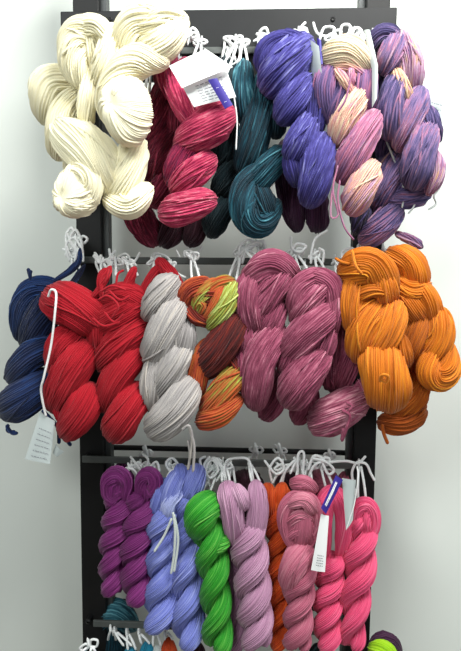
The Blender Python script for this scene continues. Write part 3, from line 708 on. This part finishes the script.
def skein_by(word):
    return next(o for o in bpy.data.objects if o.get('label', '').startswith(word))
extra = {
 'pale lilac skein': [[(224, 482, 6), (226, 462, 4), (238, 458, 4), (249, 461, 4), (254, 484, 6)], [(228, 484, 6), (222, 466, 5), (214, 458, 4), (206, 462, 3)]],
 'bright green': [[(210, 488, 4), (206, 470, 6), (212, 460, 6), (218, 470, 6), (210, 478, 6), (204, 466, 5), (210, 456, 4)], [(214, 458, 4), (222, 470, 5), (216, 482, 4)], [(206, 456, 4), (200, 460, 4), (203, 472, 6)]],
 'bright orange': [[(272, 482, 2), (270, 468, 4), (278, 458, 5), (284, 468, 5), (276, 474, 5), (264, 460, 4)], [(282, 484, 2), (286, 470, 5), (296, 460, 4), (290, 474, 5)]],
 'dusty rose': [[(298, 484, 4), (298, 456, 6), (304, 454, 6), (302, 484, 4)], [(306, 484, 3), (314, 466, 6), (324, 460, 6), (314, 456, 6), (308, 470, 5)], [(312, 458, 6), (326, 462, 7), (334, 470, 6), (328, 474, 6), (322, 462, 5)]],
 'hot pink skein rightmost': [[(328, 462, 1), (346, 461, 1), (358, 463, 2), (366, 456, 3)], [(356, 462, 2), (366, 464, 3), (371, 474, 3), (375, 481, 3)], [(356, 462, 3), (352, 474, 0), (356, 496, -4)]],
 'plum purple skein beside': [[(144, 474, 3), (136, 464, 4), (130, 456, 2)], [(144, 474, 3), (148, 460, 4), (142, 454, 2)], [(146, 472, 3), (156, 462, 3), (160, 472, 4)], [(140, 478, 3), (134, 470, 3), (128, 468, 2)]],
 'periwinkle blue skein next': [[(172, 474, 3), (166, 464, 3), (172, 458, 3), (178, 466, 3), (170, 472, 4), (166, 480, 4)]],
 'navy blue': [[(76, 264, 0), (68, 250, 4), (66, 236, 2), (72, 228, 0), (76, 240, 2), (74, 256, 2)], [(78, 262, 0), (82, 246, 4), (76, 230, 4), (70, 240, 4), (78, 254, 4)], [(70, 262, 2), (66, 246, 4), (74, 238, 4), (82, 252, 4), (72, 258, 3)], [(66, 232, 3), (74, 246, 3), (84, 258, 2)]],
 'scarlet red skein next': [[(94, 252, -14), (104, 262, -14), (116, 250, -14)], [(100, 274, -4), (96, 262, -12), (102, 256, -14)]],
 'scarlet red skein with': [[(109, 248, -14), (112, 264, -12), (122, 270, -10), (134, 262, -12), (140, 252, -14)], [(122, 268, -10), (118, 258, -12), (126, 254, -12), (130, 262, -12), (122, 266, -12)], [(150, 268, -10), (154, 254, -12), (168, 258, -14), (176, 272, -6), (186, 278, 0)]],
 'silver grey': [[(176, 250, -16), (184, 262, -16), (198, 252, -18), (202, 246, -18)], [(186, 262, -16), (184, 252, -16), (192, 252, -16), (190, 262, -16), (200, 270, -14)]],
 'mauve pink skein hanging': [[(230, 274, 0), (238, 262, 2), (240, 246, 4), (248, 240, 4), (256, 244, 4), (244, 252, 4), (238, 268, 2)], [(242, 264, 2), (248, 246, 5), (262, 242, 5), (266, 250, 4)], [(238, 256, 4), (246, 250, 5), (252, 260, 2)]],
 'mauve pink skein in the middle': [[(291, 236, 2), (292, 248, 4), (300, 252, 4), (306, 246, 4), (296, 244, 4), (290, 256, 2)], [(328, 230, -4), (316, 238, 0), (312, 250, 2), (311, 264, 2)], [(322, 266, 3), (324, 252, 4), (318, 248, 4)]],
 'mustard orange skein nearest': [[(343, 262, 3), (342, 252, 2), (350, 248, 2), (358, 252, 3), (362, 258, 3)], [(364, 258, 3), (358, 246, 0), (366, 244, 0), (370, 252, 2)]],
 'raspberry pink': [[(188, 40, -8), (192, 28, -6), (198, 34, -6), (194, 44, -6), (206, 50, -4)], [(236, 62, 0), (230, 44, -4), (224, 38, -6), (234, 38, -4), (240, 52, -2), (236, 70, 2)], [(226, 60, 0), (228, 50, -4), (236, 46, -4)]],
 'violet blue': [[(258, 48, 2), (260, 32, 0), (266, 28, 0), (268, 36, 0), (262, 42, 2)], [(294, 36, 2), (302, 26, 0), (306, 22, 0)], [(294, 34, 2), (302, 38, 3), (308, 34, 2), (302, 30, 1), (296, 34, 1)]],
 'pink, cream': [[(313, 22, -4), (318, 34, -2), (330, 36, 0), (334, 28, 0), (324, 28, 0), (319, 42, 0)], [(340, 38, 4), (342, 26, 2), (350, 26, 3), (348, 38, 4), (356, 28, 3), (362, 32, 4), (360, 42, 4)]],
}
for word, lines in extra.items():
    o_ = skein_by(word)
    strings(o_, [[(p[0], p[1], p[2]) for p in q] for q in lines], -0.03 if 'scarlet' not in word and 'silver' not in word else -0.035, 1.35)
# ------------------------------------------------------------------ tags
M_paper = mat('white_paper', (244, 245, 246), 0.6, noise=.01)
M_pgrey = mat('pale_grey_paper', (184, 193, 193), 0.6, noise=.02)
M_navy = mat('navy_label', (52, 38, 140), 0.5, noise=.05)
M_ink = mat('grey_print', (130, 134, 140), 0.7)
def quadcard(mb, pts, Y, th=0.0007, n=8, curl=2.0):
    """thin sheet from four pixel corners (x, y, forward) in order; a little curled, with real thickness"""
    c = PX(pts, Y); us = np.linspace(0, 1, n)
    def sheet(off):
        G = np.zeros((n, n, 3))
        for i, u in enumerate(us):
            for j, v in enumerate(us):
                p = (c[0] * (1 - u) + c[1] * u) * (1 - v) + (c[3] * (1 - u) + c[2] * u) * v
                G[i, j] = p + np.array([0, off - curl * scl(Y) * math.sin(u * math.pi) * 1.0, 0])
        return G
    A = sheet(0); B = sheet(th); z = np.arange(n + 1.)
    mb.grid(A, False, z, z, .5); mb.grid(B[::-1], False, z, z, .5)
    for e in (lambda g: g[0], lambda g: g[-1], lambda g: g[:, 0], lambda g: g[:, -1]):
        mb.grid(np.stack([e(A), e(B)]), False, z, z, .5)
def lerpq(c, u, v):
    c = [np.array(list(p) + [0] * (3 - len(p)), float) for p in c]
    return (c[0] * (1 - u) + c[1] * u) * (1 - v) + (c[3] * (1 - u) + c[2] * u) * v
def marks(mb, c, Y, rows, u0, u1, v0, v1, hgt, seed=1, lift=3.0):
    """rows of small broken print marks inside the card"""
    rg = random.Random(seed)
    for k in range(rows):
        v = v0 + (v1 - v0) * (k / max(1, rows - 1)); u = u0
        while u < u1 - 0.02:
            L = rg.uniform(.05, .13); e = min(u1, u + L)
            q = [lerpq(c, a, b) + np.array([0, 0, lift]) for a, b in ((u, v), (e, v), (e, v + hgt), (u, v + hgt))]
            quadcard(mb, q, Y, .0002, 2, 0); u = e + rg.uniform(.02, .05)
def tag(label, Y, cards, string=None, group=None, sr=.7):
    o = bpy.data.objects.new('paper_tag', None); COL.objects.link(o)
    c = cards[0][1]; o.location = Vector(at(np.mean([q[0] for q in c]), min(q[1] for q in c), Y)); o['label'] = label; o['category'] = 'tag'; o['group'] = 'paper tags hanging on the skeins'
    for name, q, m, pr in cards:
        mb = MB(); quadcard(mb, q, Y, curl=pr[5] if pr and len(pr) > 5 else (1.2 if not pr else 0.8)); k = mb.build(name, m, o, smooth=False)
        if pr:
            rows, mm, hgt, sd, ran = pr[:5]
            m2 = MB(); marks(m2, q, Y, rows, *ran, hgt, sd); t = m2.build('printed_text', mm, k, smooth=False)
            k_ = t
    if string:
        for s in string:
            mb = MB(); cord(mb, PX(s, Y), sr * scl(Y)); mb.build('tag_string', STRING, o)
    return o
tag('white folded paper tag with a navy strip lying on the raspberry skein', -0.165, [
    ('card', [(182, 86, 2), (226, 68, 0), (236, 97, 0), (194, 107, 0)], M_paper, (7, M_ink, .03, 3, (.25, .85, .2, .85))),
    ('cover_card', [(169, 66, 6), (206, 49, 5), (233, 67, 6), (182, 88, 9)], M_paper, None),
    ('navy_strip', [(208, 80, 8), (217, 78, 8), (233, 105, 6), (225, 109, 6)], M_navy, (2, M_paper, .012, 5, (.35, .62, .3, .8)))],
    [[(226, 68, 4), (238, 60, 0), (240, 46, -20)], [(234, 96, 4), (237, 120, 2), (236, 150, 0)]])
tag('pale blue tag wedged between the violet and the cream-capped variegated skein', -0.13, [
    ('card', [(305, 37, -4), (319, 46, 6), (323, 84, 8), (315, 90, -4)], M_pgrey, None),
    ('navy_strip', [(317, 38, 0), (321, 40, 2), (323, 64, 6), (318, 66, 4)], M_navy, None)])
tag('long pale grey ribbon tag hanging between the two variegated skeins', -0.135, [
    ('card', [(364, 30, 0), (370, 30, 2), (378, 66, 12), (372, 70, 8)], M_pgrey, None),
    ('lower_card', [(372, 68, 8), (378, 65, 12), (377, 98, 16), (372, 108, 14)], M_pgrey, None)])
tag('grey printed tag at the far right behind the violet variegated skein', -0.06, [
    ('card', [(422, 94, 0), (447, 101, 0), (438, 134, 0), (420, 128, 0)], M_pgrey, (5, M_ink, .03, 8, (.3, .85, .15, .8)))],
    [[(424, 95, 1), (415, 85, 0), (408, 60, -4)]])
tag('white paper tag hanging on a long white cord below the navy skein', -0.115, [
    ('card', [(40, 412, 0), (55, 421, 0), (50, 464, 4), (25, 459, 2)], M_pgrey, (6, M_ink, .018, 4, (.2, .85, .3, .9))),
    ('small_card', [(56, 444, -3), (64, 452, -3), (57, 457, -3), (53, 452, -3)], M_pgrey, None)],
    [[(48, 297, 12), (51, 290, 16), (56, 293, 18), (55, 312, 20), (51, 345, 16), (44, 376, 14), (41, 390, 10), (44, 408, 4), (46, 416, 2)]], sr=1.2)
tag('white tag with a slanted navy strip between dusty rose and hot pink skeins', -0.125, [
    ('card', [(321, 514, 0), (329, 516, 0), (325, 572, 2), (311, 570, 0)], M_paper, (5, M_ink, .012, 4, (.3, .8, .72, .9))),
    ('navy_strip', [(336, 475, 0), (343, 480, 0), (326, 514, 3), (321, 508, 3)], M_navy, (2, M_paper, .5, 5, (.3, .6, .15, .35))),
    ('back_card', [(342, 478, -8), (356, 480, -8), (353, 520, -8), (346, 530, -8)], M_pgrey, None)],
    [[(346, 530, -8), (354, 505, -6), (358, 478, -6), (357, 466, -16)]])
